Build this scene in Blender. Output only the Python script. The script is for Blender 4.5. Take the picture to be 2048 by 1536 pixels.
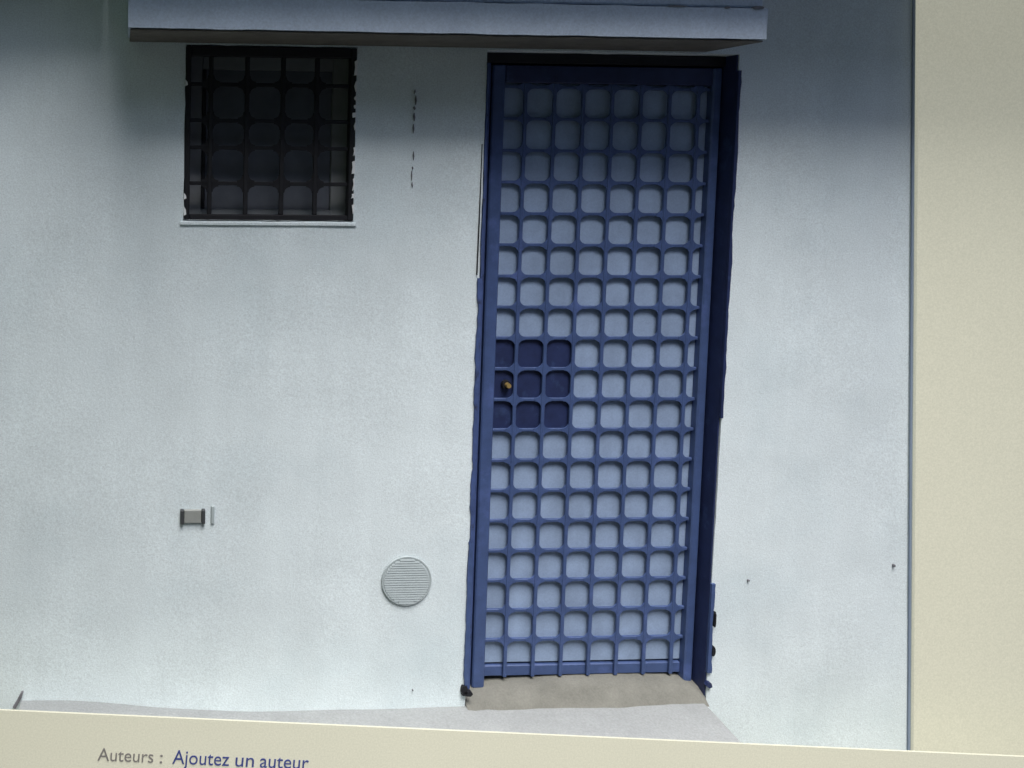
import bpy, bmesh, math, random
from mathutils import Matrix, Vector, noise

random.seed(11)
scene = bpy.context.scene
for o in list(bpy.data.objects):
    bpy.data.objects.remove(o)
COL = scene.collection

# ------------------------------------------------------------------ camera
FLOOR = 1.773                      # eye height above the doorstep paving
EYE = Vector((0.0, -2.6, FLOOR))
cam_d = bpy.data.cameras.new('camera')
cam = bpy.data.objects.new('camera', cam_d)
COL.objects.link(cam)
right = Vector((0.998672, -0.050346, 0.010973))
down = Vector((0.007849, -0.061838, -0.998055))
fwd = Vector((0.050927, 0.996816, -0.061361))
m = Matrix.Identity(4)
for i in range(3):
    m[i][0] = right[i]; m[i][1] = -down[i]; m[i][2] = -fwd[i]; m[i][3] = EYE[i]
cam.matrix_world = m
cam_d.sensor_width = 36
cam_d.lens = 1700 / 2048 * 36
cam_d.shift_x = (1024 - 330) / 2048
cam_d.shift_y = (416.0 - 768) / 2048
cam_d.clip_start = 0.05
cam_d.clip_end = 2000
scene.camera = cam

# ------------------------------------------------------------------ sky, sun, exposure
SUN_EL, SUN_AZ = math.radians(70), math.radians(-7)     # azimuth from -Y (behind the camera), positive to +X
world = bpy.data.worlds.new('World')
scene.world = world
world.use_nodes = True
nt = world.node_tree
bg = nt.nodes['Background']
sky = nt.nodes.new('ShaderNodeTexSky')
sky.sky_type = 'NISHITA'
sky.sun_disc = False
sky.sun_elevation = SUN_EL
sky.sun_rotation = math.pi - SUN_AZ
sky.air_density = 1.0
sky.dust_density = 2.5
nt.links.new(sky.outputs[0], bg.inputs[0])
bg.inputs[1].default_value = 0.06
sd = bpy.data.lights.new('sun', 'SUN')
sd.energy = 1.5
sd.angle = math.radians(46)
sd.color = (1.0, 0.985, 0.96)
sun = bpy.data.objects.new('sun', sd)
COL.objects.link(sun)
sdir = Vector((math.sin(SUN_AZ) * math.cos(SUN_EL), -math.cos(SUN_AZ) * math.cos(SUN_EL), math.sin(SUN_EL)))
sun.rotation_euler = sdir.to_track_quat('Z', 'Y').to_euler()
vs = scene.view_settings
vs.view_transform = 'Standard'
vs.look = 'None'
vs.exposure = 2.48
vs.gamma = 1.0
vs.use_curve_mapping = False


# ------------------------------------------------------------------ materials
def mat(name, col, rough=0.8, var=0.06, scale=6.0, grain=0.0, grain_scale=180.0, bump=0.0, bump_scale=60.0,
        metal=0.0, col2=None, c2_scale=9.0, c2_lo=0.58, c2_hi=0.66, emit=None, spec=0.4, streak=0.0):
    """Procedural paint / plaster / metal: soft mottling, fine grain, optional worn second colour, relief."""
    mt = bpy.data.materials.new(name)
    mt.use_nodes = True
    n, l = mt.node_tree.nodes, mt.node_tree.links
    b = n['Principled BSDF']
    b.inputs['Roughness'].default_value = rough
    b.inputs['Metallic'].default_value = metal
    b.inputs['Specular IOR Level'].default_value = spec
    tc = n.new('ShaderNodeTexCoord')
    geo = n.new('ShaderNodeNewGeometry')
    pos = geo.outputs['Position']

    def noise_tex(s, det=4.0, rg=0.6):
        t = n.new('ShaderNodeTexNoise')
        t.inputs['Scale'].default_value = s
        t.inputs['Detail'].default_value = det
        t.inputs['Roughness'].default_value = rg
        l.new(pos, t.inputs['Vector'])
        return t

    def mul(a, fac_out, lo, hi):
        mr = n.new('ShaderNodeMapRange')
        mr.inputs['From Min'].default_value = 0.25
        mr.inputs['From Max'].default_value = 0.75
        mr.inputs['To Min'].default_value = lo
        mr.inputs['To Max'].default_value = hi
        l.new(fac_out, mr.inputs['Value'])
        mx = n.new('ShaderNodeMix'); mx.data_type = 'RGBA'; mx.blend_type = 'MULTIPLY'
        mx.inputs[0].default_value = 1.0
        l.new(a, mx.inputs[6]); l.new(mr.outputs[0], mx.inputs[7])
        return mx.outputs[2]

    rgb = n.new('ShaderNodeRGB'); rgb.outputs[0].default_value = (*col, 1)
    c = rgb.outputs[0]
    if col2:
        t = noise_tex(c2_scale, 8.0, 0.65)
        mr = n.new('ShaderNodeMapRange')
        mr.inputs['From Min'].default_value = c2_lo
        mr.inputs['From Max'].default_value = c2_hi
        l.new(t.outputs['Fac'], mr.inputs['Value'])
        mx = n.new('ShaderNodeMix'); mx.data_type = 'RGBA'
        l.new(mr.outputs[0], mx.inputs[0]); l.new(c, mx.inputs[6])
        mx.inputs[7].default_value = (*col2, 1)
        c = mx.outputs[2]
    if var:
        c = mul(c, noise_tex(scale, 5.0).outputs['Fac'], 1 - var, 1 + var)
    if streak:
        mp = n.new('ShaderNodeMapping')
        mp.inputs['Scale'].default_value = (17.0, 1.0, 0.9)
        l.new(pos, mp.inputs['Vector'])
        t = n.new('ShaderNodeTexNoise')
        t.inputs['Scale'].default_value = 1.0
        t.inputs['Detail'].default_value = 6.0
        l.new(mp.outputs[0], t.inputs['Vector'])
        c = mul(c, t.outputs['Fac'], 1 - streak, 1 + streak)
    if grain:
        c = mul(c, noise_tex(grain_scale, 2.0).outputs['Fac'], 1 - grain, 1 + grain)
    l.new(c, b.inputs['Base Color'])
    if bump:
        bp = n.new('ShaderNodeBump')
        bp.inputs['Strength'].default_value = bump
        bp.inputs['Distance'].default_value = 0.004
        l.new(noise_tex(bump_scale, 6.0, 0.65).outputs['Fac'], bp.inputs['Height'])
        l.new(bp.outputs[0], b.inputs['Normal'])
    if emit:
        l.new(c, b.inputs['Emission Color'])
        b.inputs['Emission Strength'].default_value = emit
    return mt


PLASTER = mat('white_plaster', (0.675, 0.752, 0.785), 0.9, var=0.07, scale=4.5, grain=0.15, grain_scale=230, bump=0.30, bump_scale=75,
              col2=(0.57, 0.66, 0.70), c2_scale=1.6, c2_lo=0.5, c2_hi=0.8, streak=0.025)
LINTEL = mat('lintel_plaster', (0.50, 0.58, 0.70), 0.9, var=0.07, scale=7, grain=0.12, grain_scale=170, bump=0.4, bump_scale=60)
CONCRETE = mat('pale_concrete', (0.28, 0.295, 0.30), 0.95, var=0.08, scale=9, grain=0.12, grain_scale=150, bump=0.6, bump_scale=50)
THRESH = mat('beige_threshold', (0.17, 0.17, 0.152), 0.95, var=0.18, scale=14, grain=0.12, bump=0.6, bump_scale=50)
GROUND = mat('asphalt_ground', (0.07, 0.07, 0.07), 0.95, var=0.12, scale=0.8, bump=0.4)
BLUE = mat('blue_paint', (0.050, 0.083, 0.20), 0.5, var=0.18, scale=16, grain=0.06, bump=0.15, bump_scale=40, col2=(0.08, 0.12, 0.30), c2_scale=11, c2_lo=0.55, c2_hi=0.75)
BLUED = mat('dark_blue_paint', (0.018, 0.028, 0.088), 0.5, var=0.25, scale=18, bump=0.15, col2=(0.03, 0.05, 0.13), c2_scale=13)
BLUEO = mat('old_blue_paint', (0.045, 0.075, 0.20), 0.7, var=0.3, scale=22, bump=0.5, col2=(0.015, 0.015, 0.03), c2_scale=16, c2_lo=0.56, c2_hi=0.66)
SHEET = mat('pale_blue_sheet', (0.25, 0.33, 0.48), 0.6, streak=0.09, var=0.16, scale=8, grain=0.08, bump=0.2, bump_scale=8)
IRON = mat('black_iron', (0.006, 0.0065, 0.010), 0.7, var=0.3, scale=30, bump=0.2)
WFRAME = mat('window_frame_grey', (0.17, 0.18, 0.19), 0.6, var=0.12, scale=20)
PANE = mat('dark_insect_screen', (0.085, 0.095, 0.118), 0.6, var=0.2, scale=12)
CHIP = mat('white_paint_chip', (0.78, 0.80, 0.82), 0.8, var=0.08, scale=30)
CRACK = mat('dark_crack', (0.17, 0.17, 0.19), 0.95, var=0.3, scale=50)
BRASS = mat('brass', (0.72, 0.50, 0.18), 0.3, var=0.08, scale=40, metal=0.7)
DARK = mat('dark_void', (0.006, 0.006, 0.008), 0.9, var=0.0)
SHADE_WING_L = mat('sage_bounce', (0.17, 0.215, 0.13), 0.9, var=0.1, scale=3, bump=0.4)  # green chosen to tint light bounced from the added left wing
SHADE_WING_R = mat('slate_bounce', (0.11, 0.14, 0.22), 0.9, var=0.1, scale=3, bump=0.4)  # bluish, so the added right wing bounces cool light
BLOCKER = mat('blocker_render', (0.13, 0.125, 0.12), 0.9, var=0.1, scale=1, bump=0.4)  # for the added building that blocks low sky
SOFFIT_SHADE = mat('soffit_shade_brown', (0.13, 0.12, 0.105), 0.95, var=0.25, scale=14, grain=0.15, bump=0.6)  # dark brown stands in for shade under the lintel
VENT = mat('vent_plastic', (0.38, 0.435, 0.455), 0.6, var=0.04, scale=30)
STEEL = mat('grey_plate', (0.27, 0.285, 0.275), 0.6, var=0.08, scale=40)
CLIP = mat('dark_clip', (0.05, 0.055, 0.06), 0.6, var=0.15, scale=40)
PAGE = mat('cream_page', (0.375, 0.37, 0.298), 0.75, var=0.02, scale=1.5, grain=0.10, grain_scale=200, emit=0.155)
INKG = mat('grey_ink', (0.22, 0.21, 0.20), 0.8, var=0.0)
INKB = mat('blue_ink', (0.05, 0.07, 0.24), 0.8, var=0.0)


# ------------------------------------------------------------------ mesh helpers
def new_obj(name, bm, material, parent=None, smooth=False):
    me = bpy.data.meshes.new(name)
    bm.normal_update()
    bm.to_mesh(me)
    bm.free()
    me.materials.append(material)
    if smooth:
        for p in me.polygons:
            p.use_smooth = True
    o = bpy.data.objects.new(name, me)
    COL.objects.link(o)
    o.parent = parent
    return o


def thing(name, label, cat, group=None, loc=(0, 0, 0)):
    o = bpy.data.objects.new(name, None)
    o.empty_display_size = 0.05
    COL.objects.link(o)
    o.location = loc
    o['label'] = label
    o['category'] = cat
    o['kind'] = 'thing'
    if group:
        o['group'] = group
    return o


def box(bm, x0, x1, y0, y1, z0, z1, bev=0.0):
    r = bmesh.ops.create_cube(bm, size=1.0)
    vs_ = r['verts']
    for v in vs_:
        v.co = Vector(((x0 + x1) / 2 + v.co.x * (x1 - x0), (y0 + y1) / 2 + v.co.y * (y1 - y0), (z0 + z1) / 2 + v.co.z * (z1 - z0)))
    if bev:
        es = list({e for v in vs_ for e in v.link_edges})
        bmesh.ops.bevel(bm, geom=es, offset=bev, segments=1, affect='EDGES')
    return bm


def box_obj(name, x0, x1, y0, y1, z0, z1, material, parent=None, bev=0.002):
    return new_obj(name, box(bmesh.new(), x0, x1, y0, y1, z0, z1, bev), material, parent)


def slab(bm, pts, y0, y1):
    """Outline in X, Z given counter-clockwise from the front, extruded from y0 (front) to y1."""
    f = [bm.verts.new((x, y0, z)) for x, z in pts]
    b = [bm.verts.new((x, y1, z)) for x, z in pts]
    bm.faces.new(f)
    bm.faces.new(b[::-1])
    for i in range(len(pts)):
        j = (i + 1) % len(pts)
        bm.faces.new((f[j], f[i], b[i], b[j]))
    return bm


def ragged_strip(x_in, x_out, z0, z1, n, amp, seed):
    """Points of an upright strip whose outer side wanders like hand-brushed paint."""
    rn = random.Random(seed)
    side = []
    for i in range(n + 1):
        t = i / n
        z = z0 + (z1 - z0) * t
        w = amp * (noise.noise(Vector((seed * 3.1, z * 9, 0))) + 0.6 * noise.noise(Vector((seed, z * 31, 4)))) + rn.uniform(-.15, .15) * amp
        if i in (0, n):
            w -= 0
        side.append((x_out + w, z))
    return side


# ------------------------------------------------------------------ ground and doorstep paving
LOW = -0.30
bm = bmesh.new()
bmesh.ops.create_grid(bm, x_segments=8, y_segments=8, size=400)
g = new_obj('ground', bm, GROUND)
g.location = (0, -380, LOW)
g['kind'] = 'structure'

# raised paving strip along the wall, rising a little towards its left end
bm = bmesh.new()
NX, NY = 90, 10
top = []


def pave_z(x):
    if x < 0.5:
        t = min(1.0, max(0.0, (0.5 - x) / 0.8))
        return 0.052 * t * t * (3 - 2 * t)
    return 0.0


for i in range(NX + 1):
    x = -0.305 + (1.918 + 0.305) * i / NX
    row = []
    for j in range(NY + 1):
        y = 0.12 - (0.12 + 0.205) * j / NY
        z = pave_z(x) + 0.006 * noise.noise(Vector((x * 3, y * 5, 1))) - (0.05 * max(0, -y) if x > 0.3 else 0)
        row.append(bm.verts.new((x, y, z)))
    top.append(row)
for i in range(NX):
    for j in range(NY):
        bm.faces.new((top[i][j], top[i][j + 1], top[i + 1][j + 1], top[i + 1][j]))


def skirt(chain):
    low = [bm.verts.new((v.co.x, v.co.y, LOW - 0.02)) for v in chain]
    for k in range(len(chain) - 1):
        bm.faces.new((chain[k], chain[k + 1], low[k + 1], low[k]))


skirt([top[i][NY] for i in range(NX + 1)][::-1])
skirt(top[0][::-1])
skirt(top[NX])
bmesh.ops.recalc_face_normals(bm, faces=bm.faces)
pv = new_obj('pavement', bm, CONCRETE)
pv['kind'] = 'structure'

# ------------------------------------------------------------------ house wall with its two openings
WX0, WX1, WZ0, WZ1 = 0.190, 0.719, 1.574, 2.111          # window opening
DX0, DX1, DZ0, DZ1 = 1.124, 1.935, -0.02, 2.111          # door opening
XL, XR, ZT, YB = -2.2, 3.6, 3.3, 0.32
house = thing('house_wall', 'white plastered house wall with a concrete lintel over window and gate', 'wall')


def cuts(a, b, marks, step):
    ks = sorted({a, b, *marks})
    out = []
    for p, q in zip(ks, ks[1:]):
        n = max(1, round((q - p) / step))
        out += [p + (q - p) * i / n for i in range(n)]
    return out + [b]


def hole(x, z):
    return (WX0 < x < WX1 and WZ0 < z < WZ1) or (DX0 < x < DX1 and DZ0 < z < DZ1)


xs = cuts(XL, XR, (WX0, WX1, DX0, DX1), 0.045)
zs = cuts(LOW - 0.02, ZT, (WZ0, WZ1, DZ0, DZ1), 0.045)
bm = bmesh.new()
vt = {}


def wv(i, j):
    if (i, j) not in vt:
        x, z = xs[i], zs[j]
        dy = 0.004 * noise.noise(Vector((x * 2.1, z * 2.1, 7))) + 0.0012 * noise.noise(Vector((x * 11, z * 11, 3)))
        ex = 0.003 * noise.noise(Vector((x * 20, z * 20, 1)))
        ez = 0.003 * noise.noise(Vector((x * 20, z * 20, 9)))
        vt[(i, j)] = bm.verts.new((x + ex, dy, z + ez))
    return vt[(i, j)]


faces = []
for i in range(len(xs) - 1):
    for j in range(len(zs) - 1):
        if not hole((xs[i] + xs[i + 1]) / 2, (zs[j] + zs[j + 1]) / 2):
            faces.append(bm.faces.new((wv(i, j), wv(i + 1, j), wv(i + 1, j + 1), wv(i, j + 1))))
bound = [e for e in bm.edges if len(e.link_faces) == 1]
# separate reveal verts keep the arris crisp
for e in bound:
    a, b = e.verts
    a2, b2 = bm.verts.new(a.co), bm.verts.new(b.co)
    a3, b3 = bm.verts.new((a.co.x, YB, a.co.z)), bm.verts.new((b.co.x, YB, b.co.z))
    f = e.link_faces[0]
    loop = next(lp for lp in f.loops if lp.edge == e)
    if loop.vert == a:
        bm.faces.new((b2, a2, a3, b3))
    else:
        bm.faces.new((a2, b2, b3, a3))
new_obj('wall', bm, PLASTER, house, smooth=True)

# lintel slab over both openings, with a joint and a second course above it
bm = bmesh.new()
N = 60
prof = [(-0.25, 2.122), (-0.25, 2.208), (0.02, 2.208), (0.02, 2.128)]
rings = []
for i in range(N + 1):
    x = 0.014 + 1.811 * i / N
    ring = []
    for k, (y, z) in enumerate(prof):
        w = 0.0022 * noise.noise(Vector((x * 9, k * 5.0, 2))) + 0.0012 * noise.noise(Vector((x * 40, k, 5)))
        ring.append(bm.verts.new((x, y + (w if y < 0 else 0), z + w)))
    rings.append(ring)
for a, b in zip(rings, rings[1:]):
    for k in range(4):
        bm.faces.new((a[k], b[k], b[(k + 1) % 4], a[(k + 1) % 4]))
bm.faces.new(rings[0]); bm.faces.new(rings[-1][::-1])
bmesh.ops.recalc_face_normals(bm, faces=bm.faces)
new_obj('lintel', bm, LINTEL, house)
box_obj('soffit_shade', 0.020, 1.820, -0.244, -0.008, 2.1150, 2.1195, SOFFIT_SHADE, house, 0.001)  # thin sheet coloured dark to deepen the shade under the lintel
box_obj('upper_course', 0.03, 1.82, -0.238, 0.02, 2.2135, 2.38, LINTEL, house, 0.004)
for cx, cz, w, h in ((1.794, 2.2095, 0.034, 0.010), (1.705, 2.2085, 0.016, 0.006), (1.56, 2.2095, 0.05, 0.004)):
    pts = []
    for k in range(9):
        a = 2 * math.pi * k / 9
        r = 1 + 0.35 * noise.noise(Vector((cx * 10, k, 2)))
        pts.append((cx + w / 2 * math.cos(a) * r, cz + h / 2 * math.sin(a) * r))
    new_obj('chipped_patch', slab(bmesh.new(), pts, -0.2545, -0.245), CRACK, house)
# added overhang, out of view, put in to shade the top of the wall
box_obj('shade_overhang', -2.6, -0.055, -0.30, 0.3, 2.42, 2.56, LINTEL, house, 0.01)
box_obj('shade_overhang', -0.05, 4.0, -0.47, 0.3, 2.42, 2.56, LINTEL, house, 0.01)
# added side walls, unseen, placed to dim both ends of the wall
box_obj('shade_wing', -0.85, -0.60, -6.6, -0.01, LOW - 0.02, 7.2, SHADE_WING_L, house, 0.01)
box_obj('shade_wing', 3.22, 3.45, -6.6, -0.01, LOW - 0.02, 6.6, SHADE_WING_R, house, 0.01)
sky_blocker = thing('house', 'added unseen grey house front across the yard, blocks low sky', 'house', loc=(1, -7.5, LOW))  # added behind the camera to cut low sky light
box_obj('wall', -10, 10, -1.0, 1.0, -0.02, 6.3, BLOCKER, sky_blocker, 0.05)  # body of the added building that blocks low sky
box_obj('blocker_parapet', -10.1, 10.1, -1.1, 1.1, 6.31, 6.5, BLOCKER, sky_blocker, 0.03)
for fx in range(-8, 9, 4):
    for fz in (1.2, 4.0):
        box_obj('window', fx - 0.5, fx + 0.5, 0.96, 1.03, fz, fz + 1.3, PANE, sky_blocker, 0.01)  # token windows on the added building

# broken vertical crack between window and gate, a few dark pits
rn = random.Random(4)
z = 1.985
while z > 1.69:
    ln = rn.uniform(0.008, 0.030)
    xc = 0.8985 + 0.014 * (z - 1.69) + rn.uniform(-.0025, .0025)
    if rn.random() < 0.78:
        w = rn.uniform(0.0012, 0.0030) * (1.3 if z > 1.9 else 0.9)
        pts = [(xc, z), (xc - w, z - ln * .4), (xc + rn.uniform(-.002, .002), z - ln), (xc + w, z - ln * .55)]
        new_obj('crack', slab(bmesh.new(), pts, -0.0065, 0.002), CRACK, house)
    z -= ln + rn.uniform(0.002, 0.010)
for cx, cz, r in ((2.549, 0.453, .0042), (2.054, 0.409, .0035), (0.95, .062, .0022)):
    pts = [(cx + r * math.cos(a * .9) * rn.uniform(.7, 1.2), cz + r * math.sin(a * .9) * rn.uniform(.7, 1.2)) for a in range(7)]
    new_obj('pit', slab(bmesh.new(), pts, -0.0065, 0.002), CRACK, house)
# dark broken plaster at the paving's left end
pts = [(-0.330, 0.035), (-0.322, 0.030), (-0.302, 0.066), (-0.297, 0.085), (-0.304, 0.082), (-0.316, 0.058)]
new_obj('chipped_patch', slab(bmesh.new(), pts, -0.0075, 0.002), CRACK, house)

# threshold between the gate posts: worn cement hump
bm = bmesh.new()
nx, ny = 34, 8
rows = []
for i in range(nx + 1):
    x = DX0 + 0.004 + (DX1 - DX0 - 0.008) * i / nx
    t = (x - DX0) / (DX1 - DX0)
    hgt = 0.022 + 0.030 * (1 - (1 - min(1, t / 0.55)) ** 2) - 0.016 * max(0, (t - 0.72) / 0.28) ** 2
    row = []
    for j in range(ny + 1):
        s = j / ny
        y = 0.20 - 0.222 * s
        z = hgt * (1 - max(0, (s - 0.62) / 0.38) ** 2) + 0.003 * noise.noise(Vector((x * 18, y * 18, 1))) - 0.004
        row.append(bm.verts.new((x, y, z)))
    rows.append(row)
for i in range(nx):
    for j in range(ny):
        bm.faces.new((rows[i][j], rows[i][j + 1], rows[i + 1][j + 1], rows[i + 1][j]))
new_obj('threshold', bm, THRESH, house, smooth=True)
# white plastered sill under the window
box_obj('window_sill', 0.179, 0.727, -0.0075, 0.06, 1.561, 1.5725, PLASTER, house, 0.002)
# dark room behind the openings
box_obj('room_back', -0.2, 2.3, 0.55, 0.60, -0.02, 2.4, DARK, house, 0)

# ------------------------------------------------------------------ blue steel gate
gate = thing('gate', 'tall blue steel security gate with a rounded grid over pale sheet metal', 'gate', loc=(1.53, 0.03, 0.03))


def gpart(name, bm, material, parent=None):
    o = new_obj(name, bm, material)
    o.parent = parent or gate
    o.matrix_parent_inverse = Matrix.Translation(-Vector(gate.location)) if parent is None else Matrix.Identity(4)
    return o


def gbox(name, x0, x1, y0, y1, z0, z1, material, bev=0.002, parent=None):
    return gpart(name, box(bmesh.new(), x0, x1, y0, y1, z0, z1, bev), material, parent)


GY = 0.055                           # the gate stands this far back in the opening
gbox('post', 1.1255, 1.1640, GY, GY + 0.06, 0.012, 2.078, BLUEO)
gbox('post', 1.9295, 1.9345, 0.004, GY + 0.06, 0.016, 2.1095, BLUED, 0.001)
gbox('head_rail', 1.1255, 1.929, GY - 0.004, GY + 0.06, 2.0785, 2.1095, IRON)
LX0, LX1 = 1.1720, 1.9245
IX0, IX1, IZ0, IZ1 = 1.2135, 1.8955, 0.0925, 2.0165   # inside of the leaf's frame
gbox('stile', LX0, IX0 - 0.0005, GY + 0.002, GY + 0.046, 0.022, 2.073, BLUE, 0.004)
gbox('stile', IX1 + 0.0005, LX1, GY + 0.002, GY + 0.046, 0.030, 2.073, BLUE, 0.004)
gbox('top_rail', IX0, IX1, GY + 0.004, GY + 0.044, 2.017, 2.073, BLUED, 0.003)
gbox('bottom_rail', IX0, IX1, GY + 0.0225, GY + 0.044, 0.050, 0.0870, BLUE, 0.003)
gbox('sheet_panel', IX0, IX1, GY + 0.0300, GY + 0.0320, IZ0 + 0.002, IZ1, SHEET, 0)
gbox('back_panel', 1.126, 1.934, GY + 0.064, GY + 0.068, 0.02, 2.10, DARK, 0)

BX = [1.2859 + 0.0951 * k for k in range(7)]
BZ = [0.1783 + 0.1015 * k for k in range(19)]
YF, YK = GY + 0.012, GY + 0.021
vmesh = hmesh = nmesh = None
for k, x in enumerate(BX):
    gbox('vertical_bar', x - 0.0058, x + 0.0058, YF, YK, 0.052, IZ1, BLUE, 0.0015)
for k, zz in enumerate(BZ):
    gbox('horizontal_bar', IX0, IX1, YF + 0.003, YK + 0.004, zz - 0.0050, zz + 0.0050, BLUE, 0.0015)


def node_bm(r=0.028, b=0.0050):
    """Cross-shaped weld plate with hollow sides: rounds the corners of the four meshes round it."""
    bm_ = bmesh.new()
    pts = []
    for q in range(4):
        a0 = q * math.pi / 2
        ca, sa = math.cos(a0), math.sin(a0)

        def rot(px_, pz_):
            return (px_ * ca - pz_ * sa, px_ * sa + pz_ * ca)
        R_ = r - b
        for t in range(7):
            th = math.pi * 1.5 - (math.pi / 2) * t / 6
            cx_, cz_ = b + R_, b + R_
            pts.append(rot(cx_ + R_ * math.cos(th), cz_ + R_ * math.sin(th)))
    slab(bm_, pts, -0.0015, 0.0035)
    bmesh.ops.recalc_face_normals(bm_, faces=bm_.faces)
    return bm_


bm = node_bm()
nm = bpy.data.meshes.new('weld_plate')
bm.to_mesh(nm); bm.free(); nm.materials.append(BLUE)
for x in BX:
    for zz in BZ:
        o = bpy.data.objects.new('weld_plate', nm)
        COL.objects.link(o)
        o.parent = gate
        o.location = Vector((x, YF + 0.0035, zz)) - Vector(gate.location)
# lock box: three meshes wide, three high, seen behind the bars
lock = gbox('lock_box', IX0 + 0.0005, 1.4745, GY + 0.0258, GY + 0.0295, 0.885, 1.194, BLUED, 0.003)
bm = bmesh.new()
bmesh.ops.create_cone(bm, cap_ends=True, segments=24, radius1=0.0155, radius2=0.014, depth=0.012)
bmesh.ops.rotate(bm, verts=bm.verts, cent=(0, 0, 0), matrix=Matrix.Rotation(math.pi / 2, 3, 'X'))
bmesh.ops.translate(bm, verts=bm.verts, vec=(1.257, GY + 0.017, 1.040))
gpart('lock_rosette', bm, IRON, lock)
bm = bmesh.new()
bmesh.ops.create_cone(bm, cap_ends=True, segments=20, radius1=0.0085, radius2=0.0075, depth=0.02)
bmesh.ops.rotate(bm, verts=bm.verts, cent=(0, 0, 0), matrix=Matrix.Rotation(math.pi / 2, 3, 'X'))
bmesh.ops.translate(bm, verts=bm.verts, vec=(1.257, GY + 0.006, 1.041))
gpart('lock_cylinder', bm, BRASS, lock)

# blue paint brushed past the posts on to the plaster, with a wandering edge
def brushed(x_in, x_out, z0, z1, n, amp, seed, material, yf=-0.0075):
    side = ragged_strip(x_in, x_out, z0, z1, n, amp, seed)
    if x_out < x_in:
        pts = side[::-1] + [(x_in, z0), (x_in, z1)]
    else:
        pts = side + [(x_in, z1), (x_in, z0)]
        pts = pts[::-1]
    bm_ = slab(bmesh.new(), pts, yf, 0.002)
    bmesh.ops.recalc_face_normals(bm_, faces=bm_.faces)
    return gpart('paint_edge', bm_, material)


brushed(1.131, 1.120, 0.55, 1.40, 60, 0.0055, 1, BLUEO)
brushed(1.131, 1.117, 0.075, 0.549, 40, 0.0045, 2, BLUE)
brushed(1.131, 1.125, 1.401, 2.07, 40, 0.0025, 3, BLUEO)
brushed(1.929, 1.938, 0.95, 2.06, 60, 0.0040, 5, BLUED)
brushed(1.929, 1.940, 0.10, 0.40, 30, 0.0050, 6, BLUE)
# lumps of old tar-dark paint at the feet and beside the right post
for cx, cz, w, h, mt_ in ((1.118, 0.062, 0.020, 0.026, IRON), (1.128, 0.048, 0.034, 0.016, IRON), (1.945, 0.175, 0.012, 0.034, IRON), (1.944, 0.285, 0.006, 0.05, IRON), (1.936, 0.060, 0.02, 0.018, BLUED)):
    pts = []
    for k in range(12):
        a = 2 * math.pi * k / 12
        r = 1 + 0.4 * noise.noise(Vector((cx * 20, k * 1.3, cz * 9)))
        pts.append((cx + w / 2 * math.cos(a) * r, cz + h / 2 * math.sin(a) * r))
    gpart('paint_lump', slab(bmesh.new(), pts, -0.011, 0.003), mt_)
# thin dark edge line of the old frame on the plaster
pts = [(1.1135, 1.41), (1.1160, 1.41), (1.1175, 1.60), (1.1180, 1.82), (1.1160, 1.82), (1.1150, 1.60)]
gpart('paint_edge', slab(bmesh.new(), pts, -0.0065, 0.002), IRON)

# ------------------------------------------------------------------ barred window
win = thing('window', 'small square barred window with dark screen set high beside the gate', 'window', loc=(0.4545, 0.03, WZ0))


def wpart(name, bm_, material):
    o = new_obj(name, bm_, material)
    o.parent = win
    o.matrix_parent_inverse = Matrix.Translation(-Vector(win.location))
    return o


def wbox(name, x0, x1, y0, y1, z0, z1, material, bev=0.002):
    return wpart(name, box(bmesh.new(), x0, x1, y0, y1, z0, z1, bev), material)


wbox('grille_post', 0.192, 0.208, -0.003, 0.03, 1.578, 2.108, IRON)
wbox('grille_post', 0.700, 0.717, -0.003, 0.03, 1.578, 2.108, IRON)
wbox('grille_rail', 0.2085, 0.6995, -0.002, 0.028, 1.578, 1.594, IRON)
wbox('grille_rail', 0.2085, 0.6995, -0.002, 0.028, 2.078, 2.108, IRON)
GX = [0.270, 0.3815, 0.493, 0.598]
GZ = [1.690, 1.800, 1.883, 1.993]
for x in GX:
    wbox('vertical_bar', x - 0.0068, x + 0.0068, 0.004, 0.016, 1.5945, 2.0775, IRON, 0.0015)
for zz in GZ:
    wbox('horizontal_bar', 0.2085, 0.6995, 0.007, 0.020, zz - 0.0058, zz + 0.0058, IRON, 0.0015)
bm = node_bm(0.027, 0.0095)
wm = bpy.data.meshes.new('weld_plate')
bm.to_mesh(wm); bm.free(); wm.materials.append(IRON)
for x in GX:
    for zz in GZ:
        o = bpy.data.objects.new('weld_plate', wm)
        COL.objects.link(o)
        o.parent = win
        o.location = Vector((x, 0.0085, zz)) - Vector(win.location)
# casement behind the grille
YC = 0.075
wbox('casement_stile', 0.194, 0.250, YC, YC + 0.03, 1.578, 2.108, WFRAME)
wbox('casement_stile', 0.664, 0.715, YC, YC + 0.03, 1.578, 2.108, WFRAME)
wbox('casement_rail', 0.2505, 0.6635, YC, YC + 0.03, 1.578, 1.606, WFRAME)
wbox('casement_rail', 0.2505, 0.6635, YC, YC + 0.03, 2.045, 2.108, WFRAME)
wbox('screen', 0.2505, 0.6635, YC + 0.012, YC + 0.016, 1.6065, 2.0445, PANE, 0)
wbox('meeting_bar', 0.2505, 0.262, YC - 0.004, YC + 0.011, 1.607, 2.044, IRON)
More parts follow.
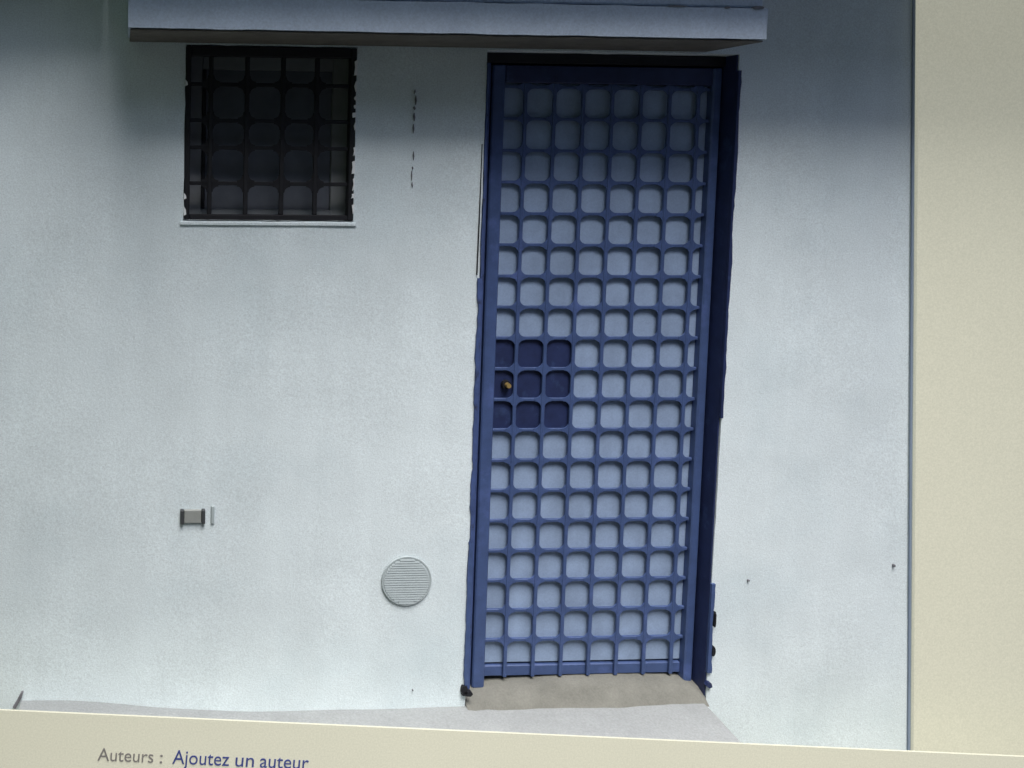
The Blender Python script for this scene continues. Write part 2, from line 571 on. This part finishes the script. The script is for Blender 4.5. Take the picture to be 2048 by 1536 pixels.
# flaking white paint down the right post
rn = random.Random(9)
z = 1.60
while z < 2.04:
    ln = rn.uniform(0.012, 0.05)
    if rn.random() < 0.7:
        w = rn.uniform(0.003, 0.009)
        x0 = 0.7175 - w
        pts = [(x0 + rn.uniform(-.002, .002), z), (0.7180, z + 0.002), (0.7185, z + ln), (x0 + rn.uniform(-.002, .002), z + ln * .9), (x0 + rn.uniform(-.003, .003), z + ln * .5)]
        wpart('paint_flake', slab(bmesh.new(), pts, -0.0065, 0.001), CHIP)
    z += ln + rn.uniform(0.0, 0.02)
for zz, ln in ((1.59, .03), (1.64, .02), (1.985, .02)):
    pts = [(0.1905, zz), (0.198, zz + .004), (0.1965, zz + ln * .6), (0.1905, zz + ln)]
    wpart('paint_flake', slab(bmesh.new(), pts, -0.0065, 0.001), CHIP)

# ------------------------------------------------------------------ round vent cover
VC = Vector((0.919, -0.001, 0.425)); VR = 0.081
vent = thing('vent_cover', 'round pale louvred vent cover low on the white wall', 'vent', loc=VC)
bm = bmesh.new()
rings = []
for r, y in ((VR, 0.0), (VR, -0.0045), (VR - 0.001, -0.0055), (VR - 0.005, -0.0055), (VR - 0.006, -0.0045)):
    rings.append([bm.verts.new((r * math.cos(2 * math.pi * k / 48), y, r * math.sin(2 * math.pi * k / 48))) for k in range(48)])
for a, b in zip(rings, rings[1:]):
    for k in range(48):
        bm.faces.new((a[k], a[(k + 1) % 48], b[(k + 1) % 48], b[k]))
bm.faces.new(rings[-1])
bmesh.ops.recalc_face_normals(bm, faces=bm.faces)
new_obj('rim', bm, VENT, vent)
for k in range(19):
    zz = -0.0702 + 0.0078 * k
    hw = math.sqrt(max(0, (VR - 0.0065) ** 2 - zz * zz)) - 0.001
    if hw < 0.012:
        continue
    bm = bmesh.new()
    p = [(-0.0070, zz - 0.0032), (-0.0050, zz + 0.0034), (-0.0046, zz + 0.0034), (-0.0046, zz - 0.0032)]
    a = [bm.verts.new((-hw, y, z_)) for y, z_ in p]
    b = [bm.verts.new((hw, y, z_)) for y, z_ in p]
    for q in range(4):
        bm.faces.new((a[q], a[(q + 1) % 4], b[(q + 1) % 4], b[q]))
    bm.faces.new(a[::-1]); bm.faces.new(b)
    bmesh.ops.recalc_face_normals(bm, faces=bm.faces)
    new_obj('louvre_slat', bm, VENT, vent)

# ------------------------------------------------------------------ small fixing plate on the wall
plate = thing('wall_plate', 'small grey wall plate with dark ends below the window', 'plate', loc=(0.231, -0.002, 0.645))
box_obj('plate_body', -0.028, 0.026, -0.010, 0.004, -0.020, 0.022, STEEL, plate)
box_obj('end_clip', -0.040, -0.0285, -0.014, 0.004, -0.022, 0.023, CLIP, plate)
box_obj('end_clip', 0.0265, 0.038, -0.014, 0.004, -0.022, 0.023, CLIP, plate)
box_obj('side_flange', 0.056, 0.068, -0.0065, 0.004, -0.026, 0.034, VENT, plate, 0.003)

# ------------------------------------------------------------------ cream page round the picture of the wall
page = thing('screen_page', 'cream page margin of a screen with grey and blue French words', 'screen', loc=(2.6, 0, LOW))


def ppart(name, bm_, material, parent=None):
    o = new_obj(name, bm_, material)
    o.parent = page
    o.matrix_parent_inverse = Matrix.Translation(-Vector(page.location))
    return o


def edge_x(z):                      # slanting left edge of the side margin
    return 2.495 + (2.646 - 2.495) * (2.29 - z) / (2.29 + 0.186)


bm = slab(bmesh.new(), [(edge_x(-0.28), -0.28), (3.215, -0.28), (3.215, 2.50), (edge_x(2.50), 2.50)], -0.018, -0.008)
ppart('side_margin', bm, PAGE)
w = 0.008
bm = slab(bmesh.new(), [(edge_x(-0.28) - w, -0.28), (edge_x(-0.28) - .001, -0.28), (edge_x(2.5) - .001, 2.50), (edge_x(2.5) - w, 2.50)], -0.0075, -0.003)
ppart('picture_edge', bm, mat('slate_edge', (0.20, 0.25, 0.34), 0.8, var=0.1))
PY = -0.215


def top_z(x):                        # sloping upper edge of the lower margin
    return 0.167 - 0.0709 * (x + 0.34)


bm = slab(bmesh.new(), [(-0.595, -0.30), (3.215, -0.30), (3.215, top_z(3.215)), (-0.595, top_z(-0.595))], PY, PY + 0.006)
ppart('bottom_margin', bm, PAGE)


def word(text, x, z, size, ang, material, width):
    cu = bpy.data.curves.new('word', 'FONT')
    cu.body = text
    cu.size = size
    cu.extrude = 0.0006
    cu.resolution_u = 4
    tmp = bpy.data.objects.new('word', cu)
    COL.objects.link(tmp)
    dg = bpy.context.evaluated_depsgraph_get()
    me = bpy.data.meshes.new_from_object(tmp.evaluated_get(dg))
    bpy.data.objects.remove(tmp)
    me.name = 'printed_word'
    mx = max(v.co.x for v in me.vertices); mn = min(v.co.x for v in me.vertices)
    for v in me.vertices:
        v.co.x = (v.co.x - mn) * width / (mx - mn)
    me.materials.clear()
    me.materials.append(material)
    o = bpy.data.objects.new('printed_word', me)
    COL.objects.link(o)
    o.parent = page
    o.matrix_parent_inverse = Matrix.Translation(-Vector(page.location))
    o.location = (x, PY - 0.0015, z)
    o.rotation_euler = (math.pi / 2, ang, 0)
    o['label'] = 'printed words ' + text
    return o


for txt, x, size, ink, wd in (('Auteurs', -0.058, 0.056, INKG, 0.163), (':', 0.1235, 0.056, INKG, 0.008), ('Ajoutez', 0.161, 0.061, INKB, 0.167),
                              ('un', 0.3465, 0.061, INKB, 0.055), ('auteur', 0.4195, 0.061, INKB, 0.145)):
    word(txt, x, 0.009 - 0.071 * (x + 0.058), size, 0.069, ink, wd)
